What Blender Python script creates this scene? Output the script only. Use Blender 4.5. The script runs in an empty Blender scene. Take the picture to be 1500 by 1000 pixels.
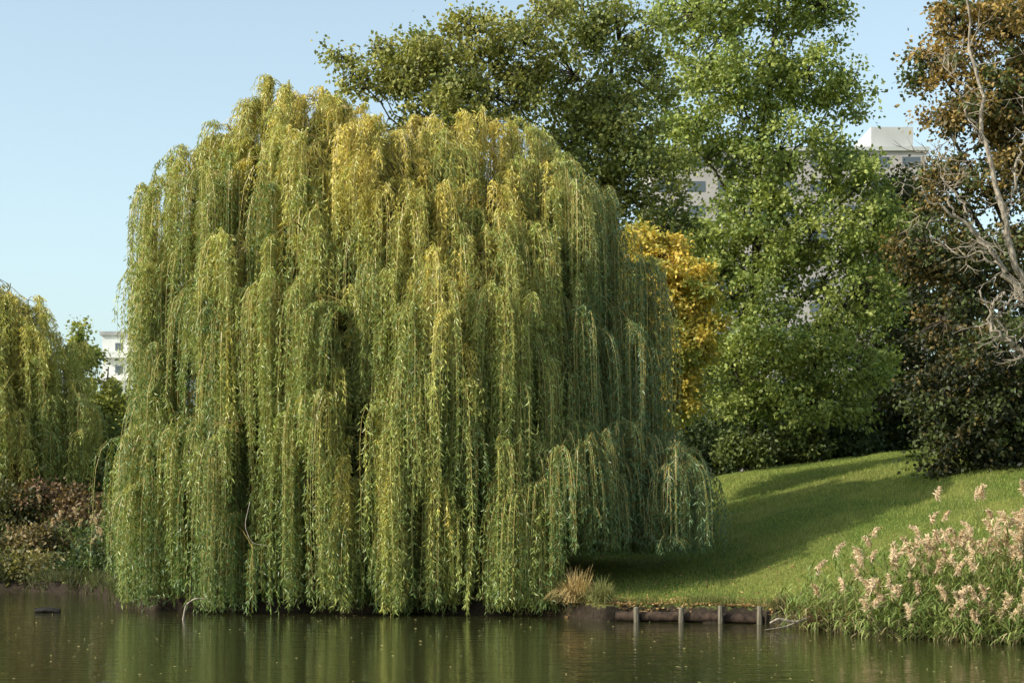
import bpy, math, numpy as np
from mathutils import Vector
R = np.random.default_rng(7)
sc = bpy.context.scene
CAMZ = 2.5; F = 2500.0; HY = 750.0
def W(px, py, D):
    return np.array([(px-750.0)/F*D, D, CAMZ+(HY-py)/F*D])

# ---------------------------------------------------------------- materials
def new_mat(name):
    m = bpy.data.materials.new(name); m.use_nodes = True
    nt = m.node_tree
    for n in list(nt.nodes): nt.nodes.remove(n)
    out = nt.nodes.new("ShaderNodeOutputMaterial")
    return m, nt, out
def N(nt, t, **kw):
    n = nt.nodes.new(t)
    for k, v in kw.items(): setattr(n, k, v)
    return n
def leaf_mat(name, trans=0.3, rough=0.5, spec=0.35):
    m, nt, out = new_mat(name)
    a = N(nt, "ShaderNodeAttribute", attribute_name="Col")
    p = N(nt, "ShaderNodeBsdfPrincipled"); p.inputs["Roughness"].default_value = rough
    p.inputs["Specular IOR Level"].default_value = spec
    t = N(nt, "ShaderNodeBsdfTranslucent")
    g = N(nt, "ShaderNodeMixRGB", blend_type='MULTIPLY'); g.inputs[0].default_value = 1
    g.inputs[2].default_value = (1.25, 1.25, 0.6, 1)
    mx = N(nt, "ShaderNodeMixShader"); mx.inputs[0].default_value = trans
    nt.links.new(a.outputs["Color"], p.inputs["Base Color"])
    nt.links.new(a.outputs["Color"], g.inputs[1]); nt.links.new(g.outputs[0], t.inputs[0])
    nt.links.new(p.outputs[0], mx.inputs[1]); nt.links.new(t.outputs[0], mx.inputs[2])
    nt.links.new(mx.outputs[0], out.inputs[0])
    return m
def noise_mat(name, c1, c2, scale=5, rough=0.9, bump=0.3, stretch=(1, 1, 1), detail=6, spec=0.2):
    m, nt, out = new_mat(name)
    tc = N(nt, "ShaderNodeTexCoord"); mp = N(nt, "ShaderNodeMapping"); mp.inputs["Scale"].default_value = stretch
    nz = N(nt, "ShaderNodeTexNoise"); nz.inputs["Scale"].default_value = scale; nz.inputs["Detail"].default_value = detail
    cr = N(nt, "ShaderNodeValToRGB"); cr.color_ramp.elements[0].color = (*c1, 1); cr.color_ramp.elements[1].color = (*c2, 1)
    cr.color_ramp.elements[0].position = 0.32; cr.color_ramp.elements[1].position = 0.68
    p = N(nt, "ShaderNodeBsdfPrincipled"); p.inputs["Roughness"].default_value = rough
    p.inputs["Specular IOR Level"].default_value = spec
    b = N(nt, "ShaderNodeBump"); b.inputs["Strength"].default_value = bump; b.inputs["Distance"].default_value = 0.03
    L = nt.links.new
    L(tc.outputs["Object"], mp.inputs[0]); L(mp.outputs[0], nz.inputs["Vector"]); L(nz.outputs[0], cr.inputs[0])
    L(cr.outputs[0], p.inputs["Base Color"]); L(nz.outputs[0], b.inputs["Height"]); L(b.outputs[0], p.inputs["Normal"])
    L(p.outputs[0], out.inputs[0])
    return m
M_leaf = leaf_mat("leaf_foliage", 0.3)
M_will = leaf_mat("willow_foliage", 0.22, 0.42, 0.55)
M_grass = leaf_mat("grass_blades", 0.25, 0.6, 0.2)
M_dry = leaf_mat("dry_plant", 0.2, 0.8, 0.1)
M_bark = noise_mat("grey_brown_bark", (0.03, 0.024, 0.016), (0.11, 0.09, 0.065), 6, stretch=(3, 3, .6), bump=.6)
M_willbark = noise_mat("willow_bark", (0.05, 0.04, 0.02), (0.15, 0.12, 0.05), 6, stretch=(3, 3, .6), bump=.6)
M_dead = noise_mat("bleached_dead_wood", (0.13, 0.105, 0.08), (0.44, 0.37, 0.29), 7, stretch=(2, 2, .6), bump=.8)
M_post = noise_mat("weathered_post_wood", (0.06, 0.05, 0.035), (0.22, 0.19, 0.14), 12, stretch=(3, 3, .4), bump=.6)
M_white = noise_mat("white_render_wall", (0.62, 0.62, 0.6), (0.74, 0.73, 0.7), .3, bump=0.02)
M_beige = noise_mat("greyish_concrete_wall", (0.34, 0.31, 0.30), (0.44, 0.40, 0.38), .3, bump=0.02)
M_pale = noise_mat("pale_concrete_penthouse", (0.42, 0.42, 0.41), (0.50, 0.50, 0.49), .3, bump=0.02)
M_roof = noise_mat("grey_roof_concrete", (0.3, 0.3, 0.3), (0.42, 0.42, 0.41), .5, bump=0.05)
def glass_mat():
    m, nt, out = new_mat("window_glass")
    p = N(nt, "ShaderNodeBsdfPrincipled"); p.inputs["Base Color"].default_value = (0.09, 0.11, 0.13, 1)
    p.inputs["Roughness"].default_value = .12
    nt.links.new(p.outputs[0], out.inputs[0]); return m
M_glass = glass_mat()

def ground_mat():
    m, nt, out = new_mat("lawn_and_soil")
    L = nt.links.new
    g = N(nt, "ShaderNodeNewGeometry"); sx = N(nt, "ShaderNodeSeparateXYZ"); L(g.outputs["Position"], sx.inputs[0])
    n1 = N(nt, "ShaderNodeTexNoise"); n1.inputs["Scale"].default_value = .35; n1.inputs["Detail"].default_value = 8
    n2 = N(nt, "ShaderNodeTexNoise"); n2.inputs["Scale"].default_value = 9; n2.inputs["Detail"].default_value = 8
    L(g.outputs["Position"], n1.inputs["Vector"]); L(g.outputs["Position"], n2.inputs["Vector"])
    r1 = N(nt, "ShaderNodeValToRGB"); r1.color_ramp.elements[0].color = (0.085, 0.13, 0.025, 1); r1.color_ramp.elements[1].color = (0.19, 0.20, 0.055, 1)
    r1.color_ramp.elements[0].position = .42; r1.color_ramp.elements[1].position = .58
    L(n1.outputs[0], r1.inputs[0])
    r2 = N(nt, "ShaderNodeValToRGB"); r2.color_ramp.elements[0].color = (.55, .55, .5, 1); r2.color_ramp.elements[1].color = (1.2, 1.15, 1.1, 1)
    r2.color_ramp.elements[0].position = .3; r2.color_ramp.elements[1].position = .7
    L(n2.outputs[0], r2.inputs[0])
    mu = N(nt, "ShaderNodeMixRGB", blend_type='MULTIPLY'); mu.inputs[0].default_value = 1
    L(r1.outputs[0], mu.inputs[1]); L(r2.outputs[0], mu.inputs[2])
    soil = N(nt, "ShaderNodeValToRGB"); soil.color_ramp.elements[0].color = (0.008, 0.007, 0.005, 1); soil.color_ramp.elements[1].color = (0.055, 0.04, 0.028, 1)
    L(n2.outputs[0], soil.inputs[0])
    ad = N(nt, "ShaderNodeMath", operation='MULTIPLY_ADD'); ad.inputs[1].default_value = .35; L(n2.outputs[0], ad.inputs[0]); L(sx.outputs[2], ad.inputs[2])
    mr = N(nt, "ShaderNodeMapRange"); mr.inputs[1].default_value = .48; mr.inputs[2].default_value = .6; L(ad.outputs[0], mr.inputs[0])
    mx = N(nt, "ShaderNodeMixRGB"); L(mr.outputs[0], mx.inputs[0]); L(soil.outputs[0], mx.inputs[1]); L(mu.outputs[0], mx.inputs[2])
    p = N(nt, "ShaderNodeBsdfPrincipled"); p.inputs["Roughness"].default_value = .95; p.inputs["Specular IOR Level"].default_value = .1
    b = N(nt, "ShaderNodeBump"); b.inputs["Strength"].default_value = .7; b.inputs["Distance"].default_value = .06
    L(n2.outputs[0], b.inputs["Height"]); L(b.outputs[0], p.inputs["Normal"]); L(mx.outputs[0], p.inputs["Base Color"]); L(p.outputs[0], out.inputs[0])
    return m
def water_mat():
    m, nt, out = new_mat("murky_pond_water")
    L = nt.links.new
    g = N(nt, "ShaderNodeNewGeometry")
    mp = N(nt, "ShaderNodeMapping"); mp.inputs["Scale"].default_value = (0.7, 2.4, 1); L(g.outputs["Position"], mp.inputs[0])
    n1 = N(nt, "ShaderNodeTexNoise"); n1.inputs["Scale"].default_value = 1.6; n1.inputs["Detail"].default_value = 3; n1.inputs["Roughness"].default_value = .5
    L(mp.outputs[0], n1.inputs["Vector"])
    b = N(nt, "ShaderNodeBump"); b.inputs["Strength"].default_value = .5; b.inputs["Distance"].default_value = .028
    L(n1.outputs[0], b.inputs["Height"])
    p = N(nt, "ShaderNodeBsdfPrincipled"); p.inputs["Base Color"].default_value = (0.030, 0.031, 0.011, 1)
    p.inputs["Roughness"].default_value = .01; p.inputs["IOR"].default_value = 1.38
    L(b.outputs[0], p.inputs["Normal"]); L(p.outputs[0], out.inputs[0])
    return m

# ---------------------------------------------------------------- mesh helpers
class MB:
    def __init__(s): s.V = []; s.Fc = []; s.C = []; s.n = 0
    def add(s, v, f, c):
        v = np.asarray(v, float); c = np.asarray(c, float)
        if c.ndim == 1: c = np.tile(c, (len(v), 1))
        s.V.append(v); s.Fc.append(np.asarray(f, int)+s.n); s.C.append(c); s.n += len(v)
    def leaves(s, P, D, L, Wd, C, mid=.5):
        n = len(P); D = D/np.linalg.norm(D, axis=1, keepdims=True)
        r = R.normal(size=(n, 3)); S = np.cross(D, r); S /= np.linalg.norm(S, axis=1, keepdims=True)+1e-9
        L = np.broadcast_to(L, n)[:, None]; Wd = np.broadcast_to(Wd, n)[:, None]
        nn = np.cross(D, S)
        M = P+D*L*mid+nn*L*.08
        v = np.stack([P, M+S*Wd/2, P+D*L, M-S*Wd/2], 1).reshape(-1, 3)
        f = np.arange(n*4).reshape(n, 4)
        s.add(v, f, np.repeat(C, 4, axis=0))
    def tube(s, path, rad, sides=5, c=(.1, .08, .05)):
        path = np.asarray(path, float); k = len(path); rad = np.broadcast_to(rad, k)
        T = np.gradient(path, axis=0); T /= np.linalg.norm(T, axis=1, keepdims=True)+1e-9
        ref = np.array([.37, .21, .9]) if abs(T[0, 2]) < .8 else np.array([1, .1, .05])
        A = np.cross(T, ref); A /= np.linalg.norm(A, axis=1, keepdims=True)+1e-9; B = np.cross(T, A)
        an = np.linspace(0, 2*np.pi, sides, endpoint=False)
        v = path[:, None]+rad[:, None, None]*(np.cos(an)[None, :, None]*A[:, None]+np.sin(an)[None, :, None]*B[:, None])
        i = np.arange(k-1)[:, None]*sides; j = np.arange(sides)[None]; j2 = (j+1) % sides
        f = np.stack([i+j, i+j2, i+sides+j2, i+sides+j], -1).reshape(-1, 4)
        s.add(v.reshape(-1, 3), f, c)
    def obj(s, name, mat, smooth=False, parent=None, origin=None):
        V = np.concatenate(s.V); Fq = np.concatenate(s.Fc); C = np.concatenate(s.C)
        if origin is not None: V = V-np.asarray(origin)
        me = bpy.data.meshes.new(name)
        me.vertices.add(len(V)); me.vertices.foreach_set("co", V.astype(np.float32).ravel())
        me.loops.add(Fq.size); me.loops.foreach_set("vertex_index", Fq.astype(np.int32).ravel())
        me.polygons.add(len(Fq)); me.polygons.foreach_set("loop_start", (np.arange(len(Fq))*4).astype(np.int32))
        me.update(calc_edges=True)
        at = me.color_attributes.new("Col", 'FLOAT_COLOR', 'POINT')
        at.data.foreach_set("color", np.concatenate([np.clip(C, 0, 1), np.ones((len(C), 1))], 1).astype(np.float32).ravel())
        me.polygons.foreach_set("use_smooth", np.full(len(Fq), bool(smooth)))
        me.materials.append(mat)
        o = bpy.data.objects.new(name, me); sc.collection.objects.link(o)
        if parent: o.parent = parent
        elif origin is not None: o.location = origin
        return o
def empty(name, loc, label, cat, group=None):
    e = bpy.data.objects.new(name, None); e.location = loc; sc.collection.objects.link(e)
    e["label"] = label; e["category"] = cat
    if group: e["group"] = group
    return e
def bez(a, b, c, n=8):
    t = np.linspace(0, 1, n)[:, None]
    return (1-t)**2*a+2*t*(1-t)*b+t*t*c

# ---------------------------------------------------------------- terrain
SX = np.array([-400, -60, -30, -16, -12.5, -10.5, -9, -4, .6, 2.1, 5.6, 6.4, 7.6, 9.6, 13, 20, 40, 400.])
SY = np.array([60, 58, 57, 55, 52, 45.2, 43.5, 42.8, 41.6, 39.6, 38.6, 36.8, 35.2, 33, 30, 24, 8, 5.])
AX = np.array([-400, -30, -5, 3, 8.7, 15, 20, 30, 400.]); AZ = np.array([.8, .8, 1.2, 2.5, 3.6, 4.35, 4.3, 3.9, 3.9])
def ys(x): return np.interp(x, SX, SY)
def ss(t): t = np.clip(t, 0, 1); return t*t*(3-2*t)
def gh(x, y):
    x = np.asarray(x, float); y = np.asarray(y, float)
    d = y-ys(x)-.18*np.sin(x*2.3)-.1*np.sin(x*5.1+1)
    land = .36+np.interp(x, AX, AZ)*np.sin(np.clip(d/36, 0, 1)*np.pi/2)**1.15
    land = land+.05*np.sin(x*.9+y*.4)*np.clip(d/4, 0, 1)+.03*np.sin(x*2.1-y*1.3)*np.clip(d/4, 0, 1)
    edge = ss((d+.35)/.4)
    pond = -.9
    h = pond*(1-edge)+land*edge
    back = ss((-y-1.0)/2.0)
    return h*(1-back)+.7*back
def build_ground():
    xs = np.concatenate([[-3000, -1200, -500, -200, -100], np.linspace(-60, -14, 80), np.linspace(-13.8, 14, 260), np.linspace(14.4, 60, 90), [100, 200, 500, 1200, 3000]])
    yy = np.concatenate([[-3000, -800, -200, -50, -20], np.linspace(-8, 22, 40), np.linspace(22.3, 30, 30), np.linspace(30.1, 48, 170), np.linspace(48.3, 90, 120), np.linspace(92, 150, 20), [200, 350, 700, 1500, 4000]])
    X, Y = np.meshgrid(xs, yy); Z = gh(X, Y)
    v = np.stack([X, Y, Z], -1).reshape(-1, 3); nx = len(xs); ny = len(yy)
    i = np.arange(ny-1)[:, None]*nx+np.arange(nx-1)[None]
    f = np.stack([i, i+1, i+nx+1, i+nx], -1).reshape(-1, 4)
    b = MB(); b.add(v, f, (.1, .15, .04)); o = b.obj("ground", ground_mat(), smooth=True); o["kind"] = "structure"
    b = MB(); b.add([[-120, -4, 0], [120, -4, 0], [120, 75, 0], [-120, 75, 0]], [[0, 1, 2, 3]], (.1, .1, .1))
    o = b.obj("water", water_mat()); o["kind"] = "structure"
build_ground()

# ---------------------------------------------------------------- willow
def willow(base, xc, yc, Ry, Tx, Tz, tips, nrand, colfn, zbot, label, seedcl=6, nb=8, ns=3, dens=13, leafscale=1.0, full=.4, fill=30000, skirt=None, inset=.5, hollows=(), gapp=.4):
    Tx = np.array(Tx, float); Tz = np.array(Tz, float); TM = Tz.max()
    fx = np.linspace(Tx[0], Tx[-1], 400); fz = np.interp(fx, Tx, Tz)
    def span(z):
        k = np.where(fz >= z)[0]
        return (fx[k[0]], fx[k[-1]]) if len(k) else None
    def dep(z): return Ry*math.sqrt(max(1-(z/(TM*1.02))**3, .01))
    def surf(x, z):
        z = min(z, TM*.985); s = span(z); c = (s[0]+s[1])/2; rx = (s[1]-s[0])/2+.3
        return yc-dep(z)*math.sqrt(max(1-((x-c)/rx)**2, 0))
    maj = []
    for (px, py, D0) in tips:
        D = D0
        for _ in range(4):
            p = W(px, py, D); D = surf(p[0], p[2])
        maj.append(W(px, py, D)+[0, R.uniform(-.1, 1.1), 0])
    if skirt:
        for (x0, x1, z0, z1, n) in skirt:
            for i in range(n):
                x = x0+(x1-x0)*R.random(); z = R.uniform(z0, z1); maj.append(np.array([x, surf(x, z)+R.uniform(-.2, 1.6), z]))
    i = 0
    while i < nrand:
        z = TM*R.uniform(.30, .985); s = span(z); a = R.uniform(0, 2*np.pi)
        if math.sin(a) > 0 and R.random() < .35: continue
        f = R.uniform(.74, 1.0); x = (s[0]+s[1])/2+(s[1]-s[0])/2*f*math.cos(a); y = yc+dep(z)*f*math.sin(a)
        maj.append(np.array([x, y, z-.2])); i += 1
    for i in range(nrand//5):
        z = TM*R.uniform(.4, .85); s = span(z); a = R.uniform(0, 2*np.pi); f = R.uniform(.4, .7)
        maj.append(np.array([(s[0]+s[1])/2+(s[1]-s[0])/2*f*math.cos(a), yc+dep(z)*f*math.sin(a), z]))
    maj = np.array(maj); nm = len(maj); xm = (Tx[0]+Tx[-1])/2; Rx = (Tx[-1]-Tx[0])/2
    base = np.array([base[0], base[1], float(gh(base[0], base[1]))])
    root = empty("willow_tree", base, label, "willow tree")
    tb = MB(); H = TM
    fork = base+np.array([.2, 0, H*.27])
    tb.tube(bez(base+[0, 0, -.3], base+[-.2, .1, H*.12], fork, 8), np.linspace(.62, .42, 8), 10)
    prim = []
    for k in range(8):
        a = k/8*2*np.pi+.3; e = fork+np.array([math.cos(a)*Rx*.45, math.sin(a)*Ry*.45, H*.3+R.uniform(-.9, .5)])
        pth = bez(fork, fork+np.array([math.cos(a)*.8, math.sin(a)*.8, H*.2]), e, 9); prim.append(pth)
        tb.tube(pth, np.linspace(.3, .1, 9), 7)
    allp = np.concatenate(prim)
    cb = MB()
    twigc = np.array([.46, .35, .10])
    o = maj-np.array([xm, yc, 0]); o[:, 2] = 0; o /= np.linalg.norm(o, axis=1, keepdims=True)+1e-6
    maj = maj-o*inset
    for m in maj:
        m = m-[0, 0, .55]
        dd = np.linalg.norm(allp-m, axis=1)+2.5*np.clip(allp[:, 2]-m[2], 0, 9); s0 = allp[dd.argmin()]
        mid = (s0+m)/2; mid[2] = (s0[2]+m[2])/2+.35*abs(m[2]-s0[2])*.7
        tb.tube(bez(s0, mid, m, 8), np.linspace(.065, .014, 8), 5)
    mi = np.repeat(np.arange(nm), seedcl); n = len(mi)
    tan = np.stack([-o[:, 1], o[:, 0], np.zeros(nm)], 1)
    tt = R.normal(0, .75, n); oo = R.uniform(-1.2, .4, n)
    cl = maj[mi]+tan[mi]*tt[:, None]+o[mi]*oo[:, None]
    cl[:, 2] += -.28*np.abs(tt)**1.3-.35*np.clip(oo+.2, 0, 2)-1.9*R.random(n)**2
    for q in range(n):
        a = maj[mi[q]]-o[mi[q]]*.7+[0, 0, -.3]; b = cl[q]
        cb.tube(bez(a, (a+b)/2+[0, 0, .28], b, 5), np.linspace(.016, .007, 5), 3, twigc*.8)
    bi = np.repeat(np.arange(n), nb); nbn = len(bi)
    ang = np.arctan2(o[mi[bi], 1], o[mi[bi], 0])+R.normal(0, 1.0, nbn)
    A = R.uniform(.05, .85, nbn)**1.3; rise = R.uniform(0, .32, nbn)
    Lm = np.where(R.random(nm) < full, 1, 0)[mi[bi]]
    Lb = np.where((Lm == 1) | (R.random(nbn) < .22), R.uniform(3.5, 11, nbn), R.uniform(.8, 5, nbn))
    colb = R.normal(0, 1, nbn)*.65+np.repeat(R.normal(0, 1, nm), seedcl)[bi]*.6
    ph = R.uniform(0, 6.28, nbn)
    bx = cl[bi, 0]+np.cos(ang)*A; byy = cl[bi, 1]+np.sin(ang)*A; bz = cl[bi, 2]
    keep = np.ones(nbn, bool); zstop = np.full(nbn, -9.)
    for (x0, x1, z1, z0) in hollows:
        inside = (bx > x0) & (bx < x1) & (byy < yc-.5) & (R.random(nbn) < .9)
        keep &= ~(inside & (bz < z1+.4) & (bz > z0))
        st = inside & (bz >= z1+.4); zstop[st] = np.maximum(zstop[st], z1+R.uniform(-.9, 1.2, st.sum()))
    gp = np.sin(bx*2.3+1.5*np.sin(bz*.35+bx*.4))+.7*np.sin(bx*5.1+bz*.5+2)
    keep &= ~((gp < -.8) & (R.random(nbn) < gapp))
    si = np.repeat(np.arange(nbn), ns); N_ = len(si)
    P0 = cl[bi[si]]+R.normal(0, .05, (N_, 3))
    a_ = A[si]*R.uniform(.85, 1.15, N_); an = ang[si]+R.normal(0, .13, N_)
    lam = .3+.35*a_
    gx = P0[:, 0]+np.cos(an)*a_; gy = P0[:, 1]+np.sin(an)*a_
    low = zbot(gx, gy)+np.abs(R.normal(0, .45, nbn))[si]*(R.random(nbn) < .55)[si]+R.uniform(0, .35, N_)
    low = np.maximum(low, zstop[si])
    Ls = Lb[si]*R.uniform(.5, 1.0, N_); Lmax = P0[:, 2]-low+lam*.9
    Ls = np.minimum(Ls, Lmax); ok = (Ls > .5) & keep[si]
    off = R.normal(0, .065, (N_, 2)); amp = R.uniform(.006, .026, N_)
    def pos(k, s):
        e = 1-np.exp(-s/lam[k]); h = a_[k]*e
        sw = amp[k]*s*np.sin(.9*s+ph[si[k]])
        m = np.minimum(s, 1)*(1-.3*np.clip(s/6, 0, 1))
        return np.stack([P0[k, 0]+np.cos(an[k])*h+off[k, 0]*m+sw, P0[k, 1]+np.sin(an[k])*h+off[k, 1]*m+sw*.6,
                         P0[k, 2]+rise[si[k]]*(s/lam[k])*np.exp(1-s/lam[k])-(s-lam[k]*e)], 1)
    K = np.where(ok)[0]
    ks = 8; ts = np.linspace(0, 1, ks)**1.3
    pts = np.stack([pos(K, Ls[K]*t) for t in ts], 1)
    ra = R.uniform(0, 6.28, len(K)); sv = np.stack([np.cos(ra), np.sin(ra), np.zeros(len(K))], 1)
    wd = np.linspace(.008, .002, ks)[None, :, None]
    Lf = pts+sv[:, None]*wd; Rt = pts-sv[:, None]*wd
    v = np.stack([Lf, Rt], 2).reshape(-1, 3)
    bs = np.arange(len(K))[:, None]*ks*2+np.arange(ks-1)[None]*2
    f = np.stack([bs, bs+1, bs+3, bs+2], -1).reshape(-1, 4)
    cb.add(v, f, twigc)
    cnt = np.maximum((Ls[K]*dens).astype(int), 3); k = np.repeat(K, cnt)
    u = R.random(len(k))**.85; u = np.clip(u, .02, 1); s = Ls[k]*u
    P = pos(k, s)
    Dn = R.normal(0, .48, (len(k), 3)); Dn[:, 2] = -R.uniform(.35, 1.1, len(k))
    L = R.uniform(.10, .19, len(k))*leafscale
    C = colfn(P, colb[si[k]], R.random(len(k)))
    cb.leaves(P, Dn, L, R.uniform(.02, .034, len(k))*leafscale, C, .45)
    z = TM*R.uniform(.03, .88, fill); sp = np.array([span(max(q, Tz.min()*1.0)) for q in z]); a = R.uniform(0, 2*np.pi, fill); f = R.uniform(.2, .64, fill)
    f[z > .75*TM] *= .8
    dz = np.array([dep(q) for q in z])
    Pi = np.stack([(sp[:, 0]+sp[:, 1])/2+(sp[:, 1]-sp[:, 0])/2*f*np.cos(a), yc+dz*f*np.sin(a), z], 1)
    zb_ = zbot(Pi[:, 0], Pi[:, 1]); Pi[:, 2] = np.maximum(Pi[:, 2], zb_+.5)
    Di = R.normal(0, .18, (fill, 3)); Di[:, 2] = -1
    Cshade = np.array([.020, .028, .011])*R.uniform(.5, 1.5, (fill, 1))  # near-black inner leaves: shade deep in the crown put into their colour
    cb.leaves(Pi, Di, R.uniform(.3, .55, fill), R.uniform(.04, .075, fill), Cshade, .5)
    tb.obj("trunk", M_willbark, True, root, base); cb.obj("crown", M_will, False, root, base)
    print("willow leaves", len(k), "strands", len(K))

TOP = [(155, 618), (195, 600), (200, 320), (210, 255), (238, 208), (290, 164), (326, 116), (355, 99), (450, 120), (500, 160), (560, 148), (620, 138), (700, 146), (790, 153), (830, 190), (862, 232), (908, 260), (948, 325), (958, 560), (1000, 622), (1045, 638)]
tx = [(p-750)/F*45.5 for p, q in TOP]; tz = [CAMZ+(HY-q)/F*45.5 for p, q in TOP]
G = np.array([.13, .20, .05]); YG = np.array([.38, .42, .11]); YE = np.array([.68, .55, .12]); BG = np.array([.12, .18, .09])
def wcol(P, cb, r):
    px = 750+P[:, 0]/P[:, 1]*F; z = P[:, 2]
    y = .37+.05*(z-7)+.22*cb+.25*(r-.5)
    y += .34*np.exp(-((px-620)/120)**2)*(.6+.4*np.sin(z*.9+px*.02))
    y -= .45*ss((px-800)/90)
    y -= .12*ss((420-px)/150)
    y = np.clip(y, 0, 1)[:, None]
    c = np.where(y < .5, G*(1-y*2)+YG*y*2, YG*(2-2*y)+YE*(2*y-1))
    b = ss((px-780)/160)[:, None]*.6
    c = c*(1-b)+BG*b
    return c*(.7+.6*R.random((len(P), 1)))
tips = [(p, q, 44) for p, q in [(350, 105), (400, 115), (455, 122), (308, 148), (268, 180), (238, 208), (218, 240), (208, 290), (208, 350), (210, 420), (212, 490), (214, 560), (250, 235), (500, 163), (545, 153), (600, 141), (660, 145), (720, 148), (780, 156), (815, 182), (845, 222), (880, 250), (915, 272), (942, 328), (948, 420), (952, 500),
    (172, 628), (190, 618), (215, 606), (240, 600), (170, 646), (985, 640), (1025, 650), (935, 615), (870, 600), (1005, 665), (960, 625), (1030, 670), (1035, 690), (1010, 640), (900, 625),
    (350, 205), (480, 225), (550, 245), (620, 270), (700, 245), (420, 290), (300, 330), (540, 385), (600, 390), (720, 330), (780, 300), (660, 420), (450, 440), (380, 400), (260, 420), (830, 510), (720, 500), (240, 320), (820, 380), (880, 430), (540, 680)]]
def zb(x, y):
    g = gh(x, y); return np.where(x > 1.2, np.maximum(g+.3, 1.45), np.maximum(g+.02, .03))
def hz(q): return CAMZ+(HY-q)/F*42
def hx(p): return (p-750)/F*42
HOL = [(hx(498), hx(558), hz(590), hz(665)), (hx(345), hx(382), hz(600), hz(880)), (hx(438), hx(472), hz(640), hz(870)), (hx(230), hx(300), hz(490), hz(590)), (hx(402), hx(438), hz(345), hz(425)), (hx(485), hx(514), hz(420), hz(495)), (hx(330), hx(350), hz(200), hz(250)),
       (hx(258), hx(284), hz(700), hz(880)), (hx(690), hx(712), hz(650), hz(860)), (hx(775), hx(800), hz(540), hz(680)), (hx(600), hx(622), hz(700), hz(860))]
xcw = (578-750)/F*46
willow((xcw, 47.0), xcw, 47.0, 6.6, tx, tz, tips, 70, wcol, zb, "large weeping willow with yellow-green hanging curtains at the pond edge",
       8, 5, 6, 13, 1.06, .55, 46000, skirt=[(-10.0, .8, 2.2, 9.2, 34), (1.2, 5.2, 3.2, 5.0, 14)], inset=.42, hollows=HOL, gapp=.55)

# left willow
TOP2 = [(-330, 640), (-300, 520), (-220, 430), (-100, 380), (-30, 366), (30, 380), (80, 412), (120, 470), (143, 560), (155, 640)]
tx2 = [(p-750)/F*63 for p, q in TOP2]; tz2 = [CAMZ+(HY-q)/F*63 for p, q in TOP2]
def wcol2(P, cb, r):
    y = np.clip(.58+.04*(P[:, 2]-7)+.2*cb+.25*(r-.5), 0, 1)[:, None]
    c = np.where(y < .5, G*(1-y*2)+YG*y*2, YG*(2-2*y)+YE*(2*y-1)); return c*(.8+.4*R.random((len(P), 1)))
tips2 = [(p, q, 62) for p, q in [(-30, 379), (30, 391), (75, 422), (115, 482), (138, 565), (20, 470), (60, 520), (-10, 560), (90, 590), (30, 610), (0, 500), (105, 540), (135, 600), (60, 440), (10, 430), (120, 620), (145, 590)]]
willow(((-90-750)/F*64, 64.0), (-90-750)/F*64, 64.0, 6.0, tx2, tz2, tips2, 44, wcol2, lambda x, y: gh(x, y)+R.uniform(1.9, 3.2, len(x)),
       "smaller weeping willow with golden green branches above scrubby bank", 6, 5, 4, 9, 1.4, .3, 14000, inset=.5)

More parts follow.
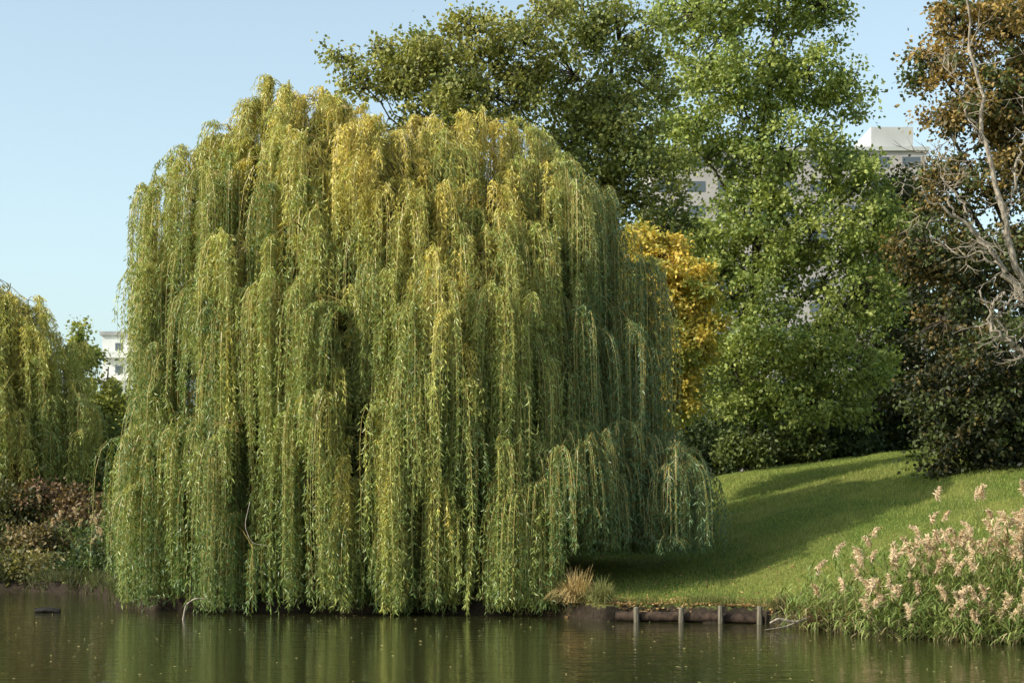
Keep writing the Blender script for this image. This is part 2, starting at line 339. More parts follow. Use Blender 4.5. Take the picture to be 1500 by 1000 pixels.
# ---------------------------------------------------------------- broadleaf trees
def tree(name, label, cat, basexy, lobes, ncl, lpc, ls, cr, c1, c2, bark=M_bark, tr=.3, mat=M_leaf, group=None, zcol=None, flat=.75, shell=.45, stems=1, c3=None, p3=0):
    z0 = float(gh(*basexy)); base = np.array([basexy[0], basexy[1], z0])
    root = empty(name, base, label, cat, group)
    Lb = [(np.array(W(px, py, D)), rx/F*D, rz/F*D, (ry if ry else (rx+rz)/2)/F*D) for (px, py, D, rx, rz, ry) in lobes]
    tb = MB(); top = max(l[0][2] for l in Lb); cen = np.mean([l[0] for l in Lb], axis=0)
    nodes = []
    if stems == 1:
        tp = np.array([cen[0]*.6+base[0]*.4, cen[1]*.6+base[1]*.4, z0+(top-z0)*.92])
        pth = bez(base+[0, 0, -.3], np.array([base[0]+R.uniform(-.5, .5), base[1], z0+(top-z0)*.5]), tp, 16)
        pth[2:-1] += R.normal(0, .07, (13, 3)); tb.tube(pth, np.linspace(tr, tr*.15, 16), 9)
        nodes.append(pth)
    for (c, rx, rz, ry) in Lb:
        if stems == 1:
            q = pth[:-1]; d = np.linalg.norm(q[:, :2]-c[:2], axis=1)*.3+np.abs(q[:, 2]-(c[2]-.9*np.linalg.norm(c[:2]-q[:, :2], axis=1)-.5)); i = max(d.argmin(), 2); s0 = q[i]; r0 = tr*(1-i/17)*.55
        else: s0 = base+[R.uniform(-.4, .4), R.uniform(-.4, .4), -.1]; r0 = tr*.6
        m = (s0+c)/2+R.normal(0, .3, 3); b = bez(s0, m, c, 9); b[1:-1] += R.normal(0, .06, (7, 3))
        tb.tube(b, np.linspace(r0, r0*.25, 9), 6); nodes.append(b[3:])
    nodes = np.concatenate(nodes)
    wgt = np.array([(l[1]*l[2]*l[3])**.7 for l in Lb]); wgt /= wgt.sum()
    li = R.choice(len(Lb), ncl, p=wgt)
    dirs = R.normal(size=(ncl, 3)); dirs /= np.linalg.norm(dirs, axis=1, keepdims=True)
    rr = R.uniform(shell, 1.0, ncl)**.7
    C0 = np.array([Lb[i][0] for i in li]); Rr = np.array([[Lb[i][1], Lb[i][3], Lb[i][2]] for i in li])
    cl = C0+dirs*Rr*rr[:, None]*R.uniform(.8, 1.18, (ncl, 1))
    cl[:, 2] = np.maximum(cl[:, 2], gh(cl[:, 0], cl[:, 1])+.25)
    for c in cl:
        d = np.linalg.norm(nodes-c, axis=1); s0 = nodes[d.argmin()]
        tb.tube(bez(s0, (s0+c)/2+[R.normal(0, .15), R.normal(0, .15), .15], c, 5), np.linspace(.035, .01, 5)*min(1, tr/.2), 4)
    cs = cr*R.uniform(.45, 1.3, ncl)
    n = R.poisson(lpc*(cs/cr)**2).clip(8); k = np.repeat(np.arange(ncl), n); nn = len(k)
    off = R.normal(size=(nn, 3)); off /= np.linalg.norm(off, axis=1, keepdims=True); off *= (R.random((nn, 1))**.5)
    off[:, 2] *= flat; P = cl[k]+off*cs[k][:, None]*(1+.45*R.normal(size=(nn, 1)))
    P[:, 2] = np.maximum(P[:, 2], gh(P[:, 0], P[:, 1])+.03)
    D = off*.8+R.normal(size=(nn, 3))*.7; D[:, 2] -= .35
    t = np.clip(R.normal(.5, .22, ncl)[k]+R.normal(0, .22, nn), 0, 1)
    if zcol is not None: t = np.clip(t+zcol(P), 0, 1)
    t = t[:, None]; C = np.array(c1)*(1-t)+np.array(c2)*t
    if c3 is not None:
        g3 = (R.random(ncl) < p3)[k][:, None]; C = np.where(g3, np.array(c3), C)
    C = C*R.uniform(.65, 1.35, (nn, 1))
    cb = MB(); L = R.uniform(.7, 1.3, nn)*ls
    cb.leaves(P, D, L, L*R.uniform(.55, .8, nn), C, .45)
    tb.obj("trunk" if stems == 1 else "stem", bark, True, root, base); cb.obj("crown", mat, False, root, base)
    return root
DG = (.035, .065, .015)
tree("alder_tree", "tall alder with loose olive green autumn crown behind the willow", "tree", (-1.8, 62), [
    (500, 84, 62, 24, 11, 40), (550, 72, 62, 45, 24, 60), (540, 120, 62, 48, 28, 60), (600, 105, 62, 44, 45, 80), (645, 70, 62, 52, 36, 80), (698, 48, 62, 44, 40, 70), (720, 140, 63, 88, 55, 100), (650, 170, 62, 78, 48, 100), (770, 75, 63, 52, 52, 80), (805, 25, 63, 35, 30, 60)],
    360, 84, .16, .56, (.15, .18, .045), (.38, .35, .10), tr=.26)
tree("alder_tree", "tall alder with airy olive green top beside the pond willow", "tree", (3.2, 65), [
    (855, 20, 65, 48, 40, 80), (905, 60, 65, 52, 54, 90), (840, 110, 65, 56, 54, 90), (900, 180, 65, 76, 56, 100), (955, 110, 66, 45, 56, 70), (850, 200, 65, 62, 62, 80), (870, 270, 65, 65, 55, 80), (940, 250, 65, 65, 55, 100), (970, 340, 66, 55, 65, 90), (980, 430, 66, 60, 70, 90), (910, 380, 66, 80, 110, 100), (990, 540, 67, 70, 80, 80)],
    540, 90, .17, .62, (.12, .16, .042), (.33, .33, .09), tr=.3)
tree("maple_tree", "small maple in golden yellow and green autumn leaves beside the willow", "tree", ((960-750)/F*56, 56), [
    (938, 345, 56, 30, 28, 40), (955, 375, 56, 45, 38, 55), (955, 415, 56, 62, 50, 80), (1000, 425, 56, 46, 50, 70), (1003, 490, 56, 50, 60, 80), (950, 505, 56, 80, 80, 80), (970, 580, 56, 60, 45, 60)],
    560, 115, .145, .36, (.36, .35, .07), (.70, .48, .09), tr=.16, zcol=lambda P: -.12+.03*(P[:, 2]-6), c3=(.34, .37, .09), p3=.16)
tree("poplar_tree", "tall broad tree with fresh green leaves on grassy rise", "tree", ((1105-750)/F*76, 76), [
    (1025, 20, 75, 82, 50, 90), (1130, -20, 75, 86, 75, 90), (1200, 10, 75, 43, 50, 70), (1065, 120, 75, 105, 52, 110), (1180, 115, 75, 78, 48, 100), (1238, 140, 75, 40, 36, 60), (1010, 205, 75, 58, 42, 70), (1140, 220, 75, 100, 54, 120), (1236, 245, 75, 52, 46, 80), (1285, 325, 75, 42, 50, 80), (1272, 262, 75, 30, 24, 50),
    (1100, 310, 75, 55, 46, 100), (1030, 360, 75, 60, 35, 80), (1190, 340, 75, 96, 56, 120), (1090, 415, 75, 100, 52, 120), (1250, 430, 75, 75, 56, 100), (1130, 500, 74, 105, 55, 130), (1230, 530, 74, 90, 58, 110), (1070, 540, 74, 50, 58, 90), (1180, 590, 74, 110, 38, 110)],
    1150, 84, .20, .68, (.15, .21, .05), (.37, .40, .105), tr=.3)
tree("beech_tree", "dark tree with brown tinged leaves at the lawn edge", "tree", ((1320-750)/F*80, 80), [
    (1300, 410, 80, 50, 70, 80), (1320, 500, 80, 70, 80, 90), (1290, 590, 80, 60, 50, 80), (1380, 420, 80, 70, 90, 90), (1400, 560, 80, 80, 80, 90), (1325, 310, 80, 45, 55, 80)],
    330, 110, .22, .9, (.04, .055, .018), (.13, .115, .035), tr=.3)
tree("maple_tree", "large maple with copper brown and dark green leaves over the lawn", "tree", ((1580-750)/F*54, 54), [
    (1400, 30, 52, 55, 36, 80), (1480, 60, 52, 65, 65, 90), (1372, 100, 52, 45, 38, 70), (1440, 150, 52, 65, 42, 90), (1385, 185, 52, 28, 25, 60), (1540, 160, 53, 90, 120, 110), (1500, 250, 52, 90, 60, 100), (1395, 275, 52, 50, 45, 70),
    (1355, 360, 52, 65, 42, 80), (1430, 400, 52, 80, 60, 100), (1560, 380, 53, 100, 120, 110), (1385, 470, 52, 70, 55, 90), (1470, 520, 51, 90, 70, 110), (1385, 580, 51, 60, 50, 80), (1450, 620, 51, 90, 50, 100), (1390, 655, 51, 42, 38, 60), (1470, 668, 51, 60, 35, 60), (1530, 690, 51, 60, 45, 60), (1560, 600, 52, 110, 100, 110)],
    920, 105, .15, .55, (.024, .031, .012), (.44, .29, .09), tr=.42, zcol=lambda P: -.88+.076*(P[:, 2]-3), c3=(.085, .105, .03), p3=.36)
shr = [(1060, 640, 80, 55, 40, 60), (1130, 640, 80, 60, 38, 60), (1205, 628, 80, 55, 45, 60), (1275, 625, 80, 50, 45, 60), (1335, 630, 79, 45, 45, 60), (1000, 650, 76, 60, 60, 70), (920, 660, 72, 80, 70, 80), (1390, 630, 82, 60, 50, 60), (1450, 640, 84, 60, 50, 60), (840, 640, 70, 80, 90, 80), (1160, 570, 84, 90, 60, 60), (1040, 570, 84, 70, 60, 60), (1090, 655, 74, 35, 22, 40), (1170, 650, 75, 40, 22, 40), (1240, 645, 76, 40, 22, 40), (1500, 715, 52, 40, 28, 50)]
for i, (px, py, D, a, b, c) in enumerate(shr):
    w = W(px, py, D); lt = i in (12, 13)
    tree("shrub", "leafy pale green shrub at the top of the lawn" if lt else "dark green shrub under trees at the top of the lawn", "shrub", (w[0], w[1]), [(px, py, D, a, b, c), (px-a*.5, py+b*.5, D, a*.6, b*.5, c*.7), (px+a*.5, py+b*.4, D, a*.6, b*.6, c*.7)],
         60, 110, .2 if D > 60 else .13, .7 if i < 12 else .45, (.035, .055, .016), (.24, .28, .08) if lt else (.07, .10, .028), tr=.06, stems=2, group="shrubs along the lawn edge")
tree("ash_tree", "yellow green tree beyond the scrubby bank", "tree", ((150-750)/F*78, 78), [(118, 515, 78, 26, 38, 60), (140, 578, 78, 40, 34, 60), (190, 595, 78, 45, 26, 60), (150, 610, 78, 60, 50, 60), (225, 620, 78, 50, 45, 60)],
     150, 110, .2, .5, (.14, .19, .045), (.40, .38, .09), tr=.18)
ls_ = [(20, 690, 62, 60, 45, (.08, .07, .03), (.24, .17, .08)), (95, 680, 63, 55, 50, (.08, .12, .04), (.22, .22, .08)), (150, 670, 64, 50, 60, (.09, .13, .04), (.24, .25, .08)), (-50, 700, 61, 60, 60, (.06, .07, .03), (.15, .12, .05)),
       (50, 750, 60, 70, 45, (.13, .08, .045), (.36, .22, .13)), (130, 760, 60, 60, 50, (.10, .08, .04), (.30, .19, .10)), (10, 745, 59, 45, 40, (.05, .06, .02), (.13, .12, .04)), (110, 815, 57.5, 70, 38, (.05, .085, .035), (.12, .17, .08)), (200, 700, 63, 60, 80, (.05, .075, .025), (.12, .15, .04)), (190, 800, 58, 50, 45, (.04, .07, .025), (.10, .14, .04)), (-20, 810, 57.5, 60, 40, (.05, .07, .03), (.16, .14, .06)),
       (35, 838, 56.3, 50, 24, (.07, .09, .03), (.34, .29, .12)), (80, 843, 56, 45, 22, (.08, .09, .04), (.34, .28, .13)), (135, 848, 55.3, 45, 24, (.035, .06, .02), (.10, .13, .04)), (-5, 848, 56.2, 45, 22, (.04, .06, .02), (.16, .14, .06)), (60, 800, 57, 45, 30, (.08, .07, .03), (.26, .19, .09))]
for (px, py, D, a, b, c1, c2) in ls_:
    w = W(px, py, D)
    tree("shrub", "tangled brownish scrub shrub on the pond bank", "shrub", (w[0], w[1]+.6), [(px, py, D, a, b, a), (px-a*.5, py+b*.4, D, a*.6, b*.6, a*.6), (px+a*.5, py+b*.4, D, a*.6, b*.6, a*.6)],
         75, 90, .15, .5, c1, c2, tr=.05, stems=2, group="scrub on the far bank")
def far_wood():
    b = MB(); n = 16000
    a = R.uniform(-1, 1, n)*.55; D = R.uniform(150, 190, n); x = a*D
    z = gh(x, D)+R.random(n)*(9+3*np.sin(x*.13)+2*np.sin(x*.41+1))
    t = R.random((n, 1)); C = np.array(DG)*(1-t)+np.array((.10, .11, .03))*t
    L = R.uniform(.5, 1.2, n); b.leaves(np.stack([x, D, z], 1), R.normal(size=(n, 3)), L*1.3, L, C)
    o = b.obj("far_wood", M_leaf); o["kind"] = "stuff"
far_wood()

# ---------------------------------------------------------------- dead tree
def dead_tree():
    base = np.array([(1580-750)/F*42, 42., 0]); base[2] = gh(base[0], base[1])
    root = empty("dead_tree", base, "bare bleached dead tree with twisted pale branches", "tree")
    b = MB()
    def px(pts, D=42): return np.array([W(p, q, D+dd) for p, q, dd in pts])
    def smooth(P, n=30):
        P = np.array(P); t = np.linspace(0, len(P)-1, n); i = np.arange(len(P))
        Q = np.stack([np.interp(t, i, P[:, j]) for j in range(3)], 1)
        for _ in range(1): Q[1:-1] = (Q[:-2]+2*Q[1:-1]+Q[2:])/4
        return Q+np.concatenate([np.zeros((1, 3)), R.normal(0, .05, (n-2, 3)), np.zeros((1, 3))])
    mains = [([(1580, 780, 0), (1575, 600, 0), (1545, 500, 0), (1500, 415, 0), (1470, 350, 0), (1468, 290, 0), (1440, 210, 0), (1436, 130, 0), (1420, 60, 0), (1418, -30, 0)], .13, .025),
             ([(1540, 500, 0), (1500, 430, -.3), (1465, 390, -.5), (1435, 350, -.6), (1400, 315, -.7), (1360, 290, -.9), (1325, 270, -1)], .085, .012),
             ([(1575, 600, 0), (1540, 545, -.3), (1500, 515, -.5), (1475, 500, -.6), (1455, 480, -.6), (1448, 450, -.6), (1435, 425, -.7)], .075, .022),
             ([(1470, 350, 0), (1480, 300, .2), (1490, 240, .3), (1510, 170, .3), (1505, 90, .4)], .05, .016),
             ([(1440, 210, 0), (1420, 170, -.2), (1400, 130, -.3), (1385, 80, -.4)], .035, .008),
             ([(1400, 315, -.7), (1380, 260, -.8), (1395, 200, -.8)], .03, .006),
             ([(1465, 390, -.5), (1420, 375, -.5), (1370, 355, -.4), (1330, 300, -.3)], .03, .006),
             ([(1435, 350, -.6), (1410, 300, -.4), (1370, 240, -.2), (1330, 215, 0)], .03, .006),
             ([(1500, 415, 0), (1480, 440, -.4), (1460, 470, -.5), (1490, 505, -.6), (1500, 520, -.6)], .034, .01),
             ([(1448, 450, -.6), (1470, 430, -.8), (1500, 440, -.9), (1530, 430, -1)], .034, .01)]
    nodes = []
    for pts, r0, r1 in mains:
        Q = smooth(px(pts)); b.tube(Q, np.linspace(r0, r1, len(Q))*R.uniform(.85, 1.15, len(Q)), 8); nodes.append((Q, r1))
    for Q, r1 in nodes:
        for k in range(11):
            i = R.integers(8, len(Q)); p = Q[i]; d = np.array([R.normal(-.25, .8), R.normal(0, .6), R.normal(.25, .6)]); d /= np.linalg.norm(d)
            L = R.uniform(.4, 1.3); pts = [p]
            for s in range(7):
                d = d+R.normal(0, .32, 3); d /= np.linalg.norm(d); pts.append(pts[-1]+d*L/7)
                if s in (1, 2, 4):
                    e = d+R.normal(0, .7, 3); e /= np.linalg.norm(e); q = pts[-1]; b.tube([q, q+e*L*.2, q+(e+[0, 0, .1])*L*.4], [.009, .007, .003], 4)
            b.tube(pts, np.linspace(.016, .004, 8), 4)
    b.obj("trunk", M_dead, True, root, base)
dead_tree()

# ---------------------------------------------------------------- reeds
def reed_clump(x, y, h, nst, spread, plume=.4, green=1.0, label="tall green reeds with pinkish tan plumes at the water edge"):
    z = max(float(gh(x, y)), -.1); base = np.array([x, y, z])
    root = empty("reed_clump", base, label, "reeds", "reeds along the pond bank")
    lv = MB()
    for i in range(nst):
        bx = x+R.normal(0, spread); by = y+R.normal(0, spread*.7); bz = max(float(gh(bx, by))-.02, -.15)
        hf = R.uniform(.4, 1.15); H = h*hf; d = np.array([R.normal(-.05, .2), R.normal(-.05, .18)])
        t = np.linspace(0, 1, 6)
        P = np.stack([bx+d[0]*H*t**1.7, by+d[1]*H*t**1.7, bz+H*t*(1-.05*t)], 1)
        g = R.random(); c = np.array([.20, .23, .07])*(1-g)+np.array([.42, .36, .17])*g
        lv.tube(P, np.linspace(.008, .004, 6), 3, c)
        nl = R.integers(8, 13); a = R.uniform(0, 6.28)
        for k in range(nl):
            u = R.uniform(.12, .97); p0 = np.array([np.interp(u, t, P[:, j]) for j in range(3)])
            a += 2.2+R.normal(0, .6); hd = np.array([math.cos(a), math.sin(a), 0]); L = R.uniform(.3, .65)
            s = np.linspace(0, 1, 5)[:, None]; q = p0+hd*L*s*.8+np.array([0, 0, 1])*(L*(.9*s-R.uniform(.5, 1.15)*s*s))
            wv = np.array([-hd[1], hd[0], 0])*(np.array([.008, .016, .015, .010, .001])[:, None])
            v = np.stack([q+wv, q-wv], 1).reshape(-1, 3); f = [[2*m, 2*m+1, 2*m+3, 2*m+2] for m in range(4)]
            gg = R.random(); cc = (np.array([.12, .20, .05])*(1-gg)+np.array([.34, .38, .12])*gg)
            if R.random() > green*(.6+.5*u): cc = np.array([.44, .35, .19])*R.uniform(.5, 1.1)
            lv.add(v, f, cc)
        if hf > .62 and R.random() < plume*1.6:
            pl = MB(); n = 150; p0 = P[-1]; u = R.random(n); dr = R.uniform(0, 6.28); hd = np.array([math.cos(dr), math.sin(dr), 0])
            PL = R.uniform(.24, .40)
            ax = p0+np.array([0, 0, 1])*(u*PL*(1-.35*u))[:, None]+hd*(u**2*PL*.6)[:, None]
            D = R.normal(0, .5, (n, 3))+hd*.7+np.array([0, 0, .25]); D[:, 2] -= R.uniform(0, 1, n)
            C = np.array([.74, .57, .38])*R.uniform(.6, 1.1, (n, 1))
            pl.leaves(ax, D, R.uniform(.07, .16, n)*(1.15-.7*u), .022, C)
            pl.obj("seed_head", M_dry, False, root, base)
    lv.obj("reed_leaves", M_grass, False, root, base)
for (px, D, h, n, sp, pr) in [(1185, 37.0, 1.0, 18, .25, 0), (1215, 36.2, 1.2, 22, .3, .05), (1250, 35.6, 1.75, 22, .3, .35), (1285, 35.4, 1.4, 24, .3, .3), (1318, 34.8, 1.55, 24, .3, .35), (1350, 34.8, 1.3, 24, .3, .3), (1385, 34.2, 1.5, 26, .3, .4), (1415, 34.2, 1.4, 26, .3, .4), (1450, 33.6, 1.7, 28, .3, .45), (1485, 33.6, 1.9, 28, .3, .5), (1520, 33.2, 1.85, 28, .3, .5), (1470, 35.0, 2.15, 22, .35, .4), (1400, 35.8, 1.65, 22, .35, .25), (1560, 33.5, 1.9, 30, .35, .5), (1300, 34.3, 1.1, 26, .3, .2), (1440, 32.9, 1.0, 30, .3, .25), (1490, 32.6, 1.0, 30, .3, .25), (1360, 33.7, 1.0, 28, .3, .15), (1400, 33.2, .8, 26, .3, .1)]:
    reed_clump((px-750)/F*D, D, h, n, sp, pr, 1.05)
for (px, D, h, n) in [(20, 58, 1.8, 40), (60, 57.5, 1.3, 40), (100, 58.5, 2.4, 45), (130, 57.5, 2.0, 45), (-20, 57, 1.6, 40), (85, 57, 1.2, 40), (150, 57, 1.6, 40)]:
    reed_clump((px-750)/F*D, D, h, n, .8, .1, .6, "pale dry and green reeds along the scrubby pond bank")

# ---------------------------------------------------------------- grass and litter
def blades(b, x, y, h, w, c1, c2, lean=.35):
    n = len(x); z = gh(x, y); P = np.stack([x, y, z-.01], 1)
    D = R.normal(0, lean, (n, 3)); D[:, 2] = 1; D /= np.linalg.norm(D, axis=1, keepdims=True)
    a = R.uniform(0, 6.28, n); S = np.stack([np.cos(a), np.sin(a), 0*a], 1)*(w/2)[:, None] if np.ndim(w) else np.stack([np.cos(a), np.sin(a), 0*a], 1)*w/2
    T = P+D*h[:, None]; v = np.stack([P-S, P+S, T+S*.15, T-S*.15], 1).reshape(-1, 3)
    t = R.random((n, 1)); C = np.array(c1)*(1-t)+np.array(c2)*t
    b.add(v, np.arange(4*n).reshape(n, 4), np.repeat(C, 4, 0))
def grass():
    b = MB(); n = 240000
    D = 36+42*R.random(n)**1.25; px = R.uniform(740, 1560, n); x = (px-750)/F*D
    k = (D-ys(x)) > .25; x, D = x[k], D[k]
    pat = .5+.5*np.sin(x*.8+2*np.sin(D*.35))*np.sin(D*.6+x*.3)
    h = R.uniform(.035, .09, len(x))*(1+.5*pat)*(1+(D-40).clip(0)*.012)
    blades(b, x, D, h, .012+.0002*(D-38).clip(0), (.11, .175, .03), (.33, .34, .085))
    o = b.obj("lawn_grass", M_grass); o["kind"] = "stuff"
    b = MB(); n = 9000; c = R.uniform(0, 1, (260, 2)); q = R.integers(0, 260, n)
    Dq = 38+38*c[q, 1]; x = (760+760*c[q, 0]-750)/F*Dq+R.normal(0, .12, n); y = Dq+R.normal(0, .15, n); k = (y-ys(x)) > .25; x, y = x[k], y[k]
    blades(b, x, y, R.uniform(.08, .2, len(x)), .018, (.09, .15, .03), (.34, .32, .10), .5)
    o = b.obj("lawn_weeds", M_grass); o["kind"] = "stuff"
    b = MB(); n = 26000; x = R.uniform(-13, 12, n); y = ys(x)+R.uniform(.0, .7, n)
    m = np.sin(x*1.7)+np.sin(x*4.3+1)+R.normal(0, .6, n) > .2; m |= x > 6; x, y = x[m], y[m]
    blades(b, x, y, R.uniform(.08, .3, len(x)), .014, (.06, .10, .02), (.20, .19, .06), .5)
    o = b.obj("bank_grass", M_grass); o["kind"] = "stuff"
    b = MB(); n = 40000; x = R.uniform(-45, -10.5, n); y = ys(x)+R.uniform(0, 1, n)**2*9-.1
    blades(b, x, y, R.uniform(.12, .5, n), .025, (.04, .06, .02), (.13, .12, .05), .5)
    o = b.obj("bank_undergrowth", M_grass); o["kind"] = "stuff"
    b = MB(); n = 7000; x = R.uniform(-2, 14, n); y = ys(x)+R.uniform(.02, 1, n)**2*R.choice([1.2, 12], n, p=[.75, .25])
    P = np.stack([x, y, gh(x, y)+.015+R.random(n)*.03], 1); D = R.normal(size=(n, 3)); D[:, 2] *= .2
    C = np.array([.40, .25, .11])*R.uniform(.4, 1.3, (n, 1)); b.leaves(P, D, R.uniform(.05, .1, n), .05, C)
    o = b.obj("fallen_leaves", M_dry); o["kind"] = "stuff"
    b = MB(); n = 500; D0 = 24+18*R.random(n)**.7; px = R.uniform(-20, 1520, n); x = (px-750)/F*D0; k = D0 < ys(x)-.4; x, D0 = x[k], D0[k]; n = len(x)
    P = np.stack([x, D0, .006+0*x], 1); D = R.normal(size=(n, 3)); D[:, 2] = 0; D /= np.linalg.norm(D, axis=1, keepdims=True)
    S = np.stack([-D[:, 1], D[:, 0], 0*x], 1); L = R.uniform(.03, .08, (n, 1))
    v = np.stack([P, P+D*L/2+S*L*.3+[0, 0, .008], P+D*L, P+D*L/2-S*L*.3], 1).reshape(-1, 3)
    b.add(v, np.arange(4*n).reshape(n, 4), np.repeat(np.array([.38, .33, .14])*R.uniform(.3, 1.2, (n, 1)), 4, 0))
    o = b.obj("floating_leaves", M_dry); o["kind"] = "stuff"
grass()
def tuft(x, y, h, n, label, c1, c2, cat="grass tuft"):
    z = max(float(gh(x, y)), .0); b = MB()
    for i in range(n):
        a = R.uniform(0, 6.28); L = h*R.uniform(.6, 1.15); hd = np.array([math.cos(a), math.sin(a), 0]); s = np.linspace(0, 1, 6)[:, None]; sp = R.uniform(.2, .95)
        p0 = np.array([x, y, z])+R.normal(0, .1, 3)*[1, 1, 0]
        q = p0+hd*L*sp*s+np.array([0, 0, 1])*L*(s*1.1-sp*1.2*s*s)
        wv = np.array([-hd[1], hd[0], 0])*(np.array([.007, .008, .008, .006, .004, .001])[:, None])
        v = np.stack([q+wv, q-wv], 1).reshape(-1, 3); f = [[2*m, 2*m+1, 2*m+3, 2*m+2] for m in range(5)]
        t = R.random(); b.add(v, f, np.array(c1)*(1-t)+np.array(c2)*t)
    o = b.obj("grass_tuft", M_dry, False, None, (x, y, z)); o["label"] = label; o["category"] = cat
def tuftp(px, dy, *a):
    x = (px-750)/F*40; y = float(ys(x))+dy; tuft((px-750)/F*y, y, *a)
tuftp(845, .12, 1.0, 620, "dry straw coloured grass tuft at the bank edge", (.30, .21, .09), (.60, .45, .21))
tuftp(812, .25, .7, 260, "dry grass tuft mixed with green blades", (.12, .12, .04), (.34, .25, .1))
tuftp(882, .2, .8, 300, "green and straw grass tuft at the bank edge", (.12, .16, .05), (.36, .32, .13))
tuft((1150-750)/F*37.6, 37.9, .5, 260, "green and brown grass tuft beside the reeds", (.07, .10, .03), (.28, .2, .1))
tuft((1195-750)/F*36.4, 36.6, .6, 300, "brown dry grass tuft at the water edge", (.16, .1, .05), (.34, .25, .13))

# ---------------------------------------------------------------- posts
for i, px in enumerate([933, 998, 1056, 1113]):
    D = ys((px-750)/F*38.5)-.42; x = (px-750)/F*D
    b = MB(); t = R.uniform(-.06, .06); hh = .36+R.uniform(-.05, .05)
    P = np.array([[x, D, -.6], [x+t*.2, D, 0], [x+t*.6, D, hh-.03], [x+t*.6, D, hh], [x+t*.6, D, hh+.004]]); r = R.uniform(.055, .068)
    b.tube(P, np.array([r, r, r*.97, r*.82, .002]), 9)
    o = b.obj("wooden_post", M_post, False, None, (x, D, 0)); o["label"] = "short weathered wooden stake standing along the bank edge"; o["category"] = "post"; o["group"] = "stakes along the bank"
def limbobj(name, label, cat, paths, mat):
    b = MB()
    for P, r0, r1 in paths:
        P = np.array(P); t = np.linspace(0, len(P)-1, 5*len(P)); Q = np.stack([np.interp(t, np.arange(len(P)), P[:, j]) for j in range(3)], 1)
        for _ in range(3): Q[1:-1] = (Q[:-2]+2*Q[1:-1]+Q[2:])/4
        b.tube(Q, np.linspace(r0, r1, len(Q)), 7)
    o0 = np.array(paths[0][0][0]); o = b.obj(name, mat, True, None, o0); o["label"] = label; o["category"] = cat
limbobj("fallen_branch", "pale bent dead branch sticking out of the water", "branch", [([W(268, 908, 39.9), W(272, 885, 39.9), W(285, 876, 39.8), W(302, 876, 39.8)], .024, .010)], M_dead)
limbobj("fallen_branch", "pale broken branch lying on the bank edge", "branch", [([W(1185, 905, 36.6), W(1165, 912, 36.4), W(1140, 905, 36.3), W(1128, 912, 36.3)], .05, .02), ([W(1165, 912, 36.4), W(1150, 918, 36.2), W(1120, 922, 36)], .025, .01)], M_dead)
limbobj("hanging_branch", "thin pale bare branch looping out of the willow", "branch", [([W(366, 735, 40.2), W(358, 770, 39.9), W(368, 795, 39.8), W(396, 800, 39.8)], .010, .005)], M_dead)
limbobj("floating_log", "dark wet log floating on the pond", "log", [([W(52, 896, 42.6)*[1, 1, 0]+[0, 0, .03], W(70, 893, 42.6)*[1, 1, 0]+[0, 0, .07], W(88, 896, 42.6)*[1, 1, 0]+[0, 0, .03]], .09, .07)], noise_mat("wet_log", (.008, .007, .006), (.03, .025, .02), 8, rough=.4))
limbobj("bank_edging_log", "dark rotting log laid behind the stakes along the bank", "log", [([(2.4, ys(2.4)-.2, .1), (3.8, ys(3.8)-.22, .13), (5.6, ys(5.6)-.2, .1)], .13, .11)], noise_mat("rotting_log", (.015, .01, .008), (.07, .045, .03), 8))

# ---------------------------------------------------------------- buildings
def box(b, x0, x1, y0, y1, z0, z1):
    v = [[x0, y0, z0], [x1, y0, z0], [x1, y1, z0], [x0, y1, z0], [x0, y0, z1], [x1, y0, z1], [x1, y1, z1], [x0, y1, z1]]
    b.add(v, [[0, 3, 2, 1], [4, 5, 6, 7], [0, 1, 5, 4], [1, 2, 6, 5], [2, 3, 7, 6], [3, 0, 4, 7]], (.5, .5, .5))
def building(label, x0, x1, y0, dep, z1, wallm, storey=3.0, bay=3.6, tower=None, bands=True, win=1.1, wh=1.3):
    base = (x0, y0, 0); root = empty("apartment_building", base, label, "building")
    b = MB(); box(b, x0, x1, y0, y0+dep, 0, z1); b.obj("wall", wallm, False, root, base)
    r = MB(); box(r, x0-.3, x1+.3, y0-.3, y0+dep+.3, z1+.003, z1+.5)
    if tower: box(r, tower[0], tower[1], y0+1, y0+dep-1, z1+.503, z1+tower[2])
    r.obj("roof", M_pale if tower else M_roof, False, root, base)
    if bands:
        s = MB(); z = z1-storey
        while z > 2:
            box(s, x0-.1, x1+.1, y0-1.2, y0-.003, z, z+.9); z -= storey
        o = s.obj("balcony_rows", M_white, False, root, base); o["kind"] = "stuff"
    nb = int((x1-x0)/bay); cnt = 0; rest = MB(); k = 0
    while z1-storey*(k+1) > 1:
        z = z1-storey*(k+1)+1.0
        for i in range(nb):
            xa = x0+(i+.5)*(x1-x0)/nb
            if cnt < 80:
                w = MB(); box(w, xa-win, xa+win, y0-.04, y0-.004, z, z+wh); w.obj("window", M_glass, False, root, base); cnt += 1
            else: box(rest, xa-win, xa+win, y0-.04, y0-.004, z, z+wh)
        for i in range(int(dep/bay)):
            ya = y0+(i+.5)*dep/int(dep/bay); box(rest, x0-.04, x0-.004, ya-win, ya+win, z, z+wh)
        k += 1
    o = rest.obj("window_rows", M_glass, False, root, base); o["kind"] = "stuff"
building("pale greyish high rise apartment block rising behind the trees", 17, 51, 210, 16, 46.9, M_beige, bay=3.6, tower=(44.4, 49.6, 3.2), bands=False)
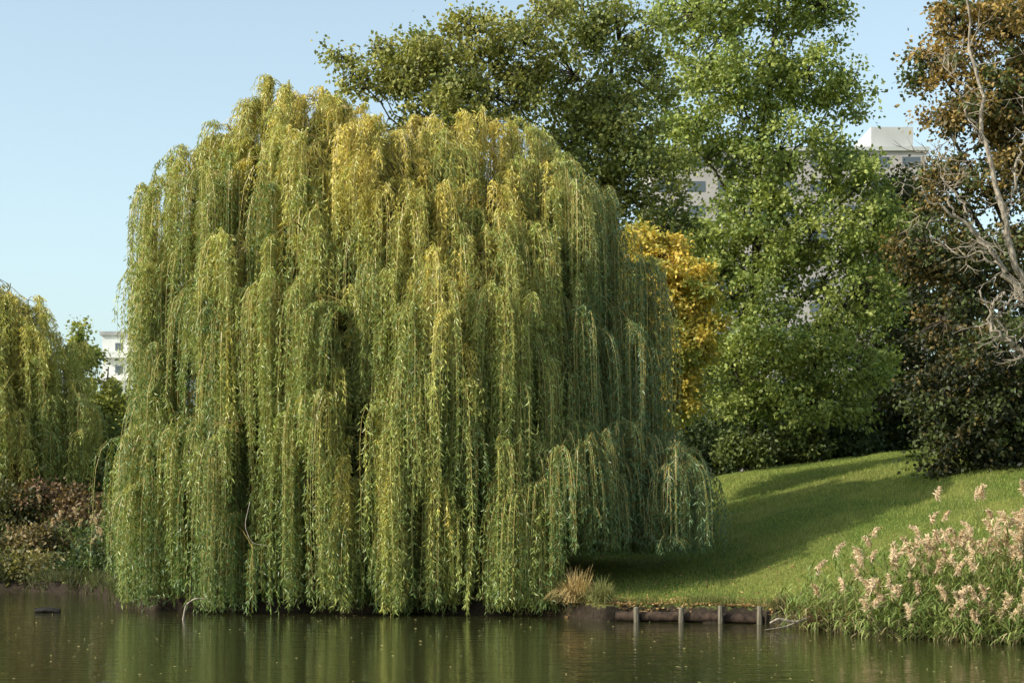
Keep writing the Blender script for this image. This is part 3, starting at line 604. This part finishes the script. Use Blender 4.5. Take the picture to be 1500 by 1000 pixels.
building("white apartment block with balconies far beyond the pond", -54.0, -49.6, 225, 14, 25.8, M_white, bay=2.2, win=.5, wh=1.0)
building("plain white apartment block with square windows beyond the pond", -48.2, -41.6, 215, 14, 24.6, M_white, bay=2.2, bands=False, win=.4, wh=1.0)

# ---------------------------------------------------------------- light, sky, camera
az = math.radians(66); el = math.radians(34)
ts_ = Vector((-math.sin(az)*math.cos(el), -math.cos(az)*math.cos(el), math.sin(el)))
ld = bpy.data.lights.new("sun", 'SUN'); ld.energy = 5.0; ld.angle = math.radians(.5); ld.color = (1, .94, .81)
lo = bpy.data.objects.new("sun", ld); lo.rotation_euler = ts_.to_track_quat('Z', 'Y').to_euler(); lo.location = (-30, -20, 40); sc.collection.objects.link(lo)
wd = bpy.data.worlds.new("World"); sc.world = wd; wd.use_nodes = True; nt = wd.node_tree
bg = nt.nodes["Background"]; sk = nt.nodes.new("ShaderNodeTexSky"); sk.sky_type = 'NISHITA'; sk.sun_disc = False
sk.sun_elevation = el; sk.sun_rotation = math.pi+az; sk.air_density = 1.0; sk.dust_density = 2.2; sk.ozone_density = 1.0
hs = nt.nodes.new("ShaderNodeHueSaturation"); hs.inputs["Saturation"].default_value = .68; hs.inputs["Value"].default_value = 1.82
tn = nt.nodes.new("ShaderNodeMixRGB"); tn.blend_type = 'MULTIPLY'; tn.inputs[0].default_value = 1; tn.inputs[2].default_value = (.94, 1.04, 1.0, 1)
nt.links.new(sk.outputs[0], hs.inputs["Color"]); nt.links.new(hs.outputs[0], tn.inputs[1]); nt.links.new(tn.outputs[0], bg.inputs[0]); bg.inputs[1].default_value = .13
cam = bpy.data.cameras.new("camera"); co = bpy.data.objects.new("camera", cam); sc.collection.objects.link(co)
co.location = (0, 0, CAMZ); co.rotation_euler = (math.pi/2, 0, 0); cam.lens = 60; cam.sensor_width = 36; cam.shift_y = 250/1500
cam.clip_end = 6000; cam.clip_start = .1; sc.camera = co
sc.view_settings.view_transform = 'Standard'; sc.view_settings.look = 'None'; sc.view_settings.exposure = 0
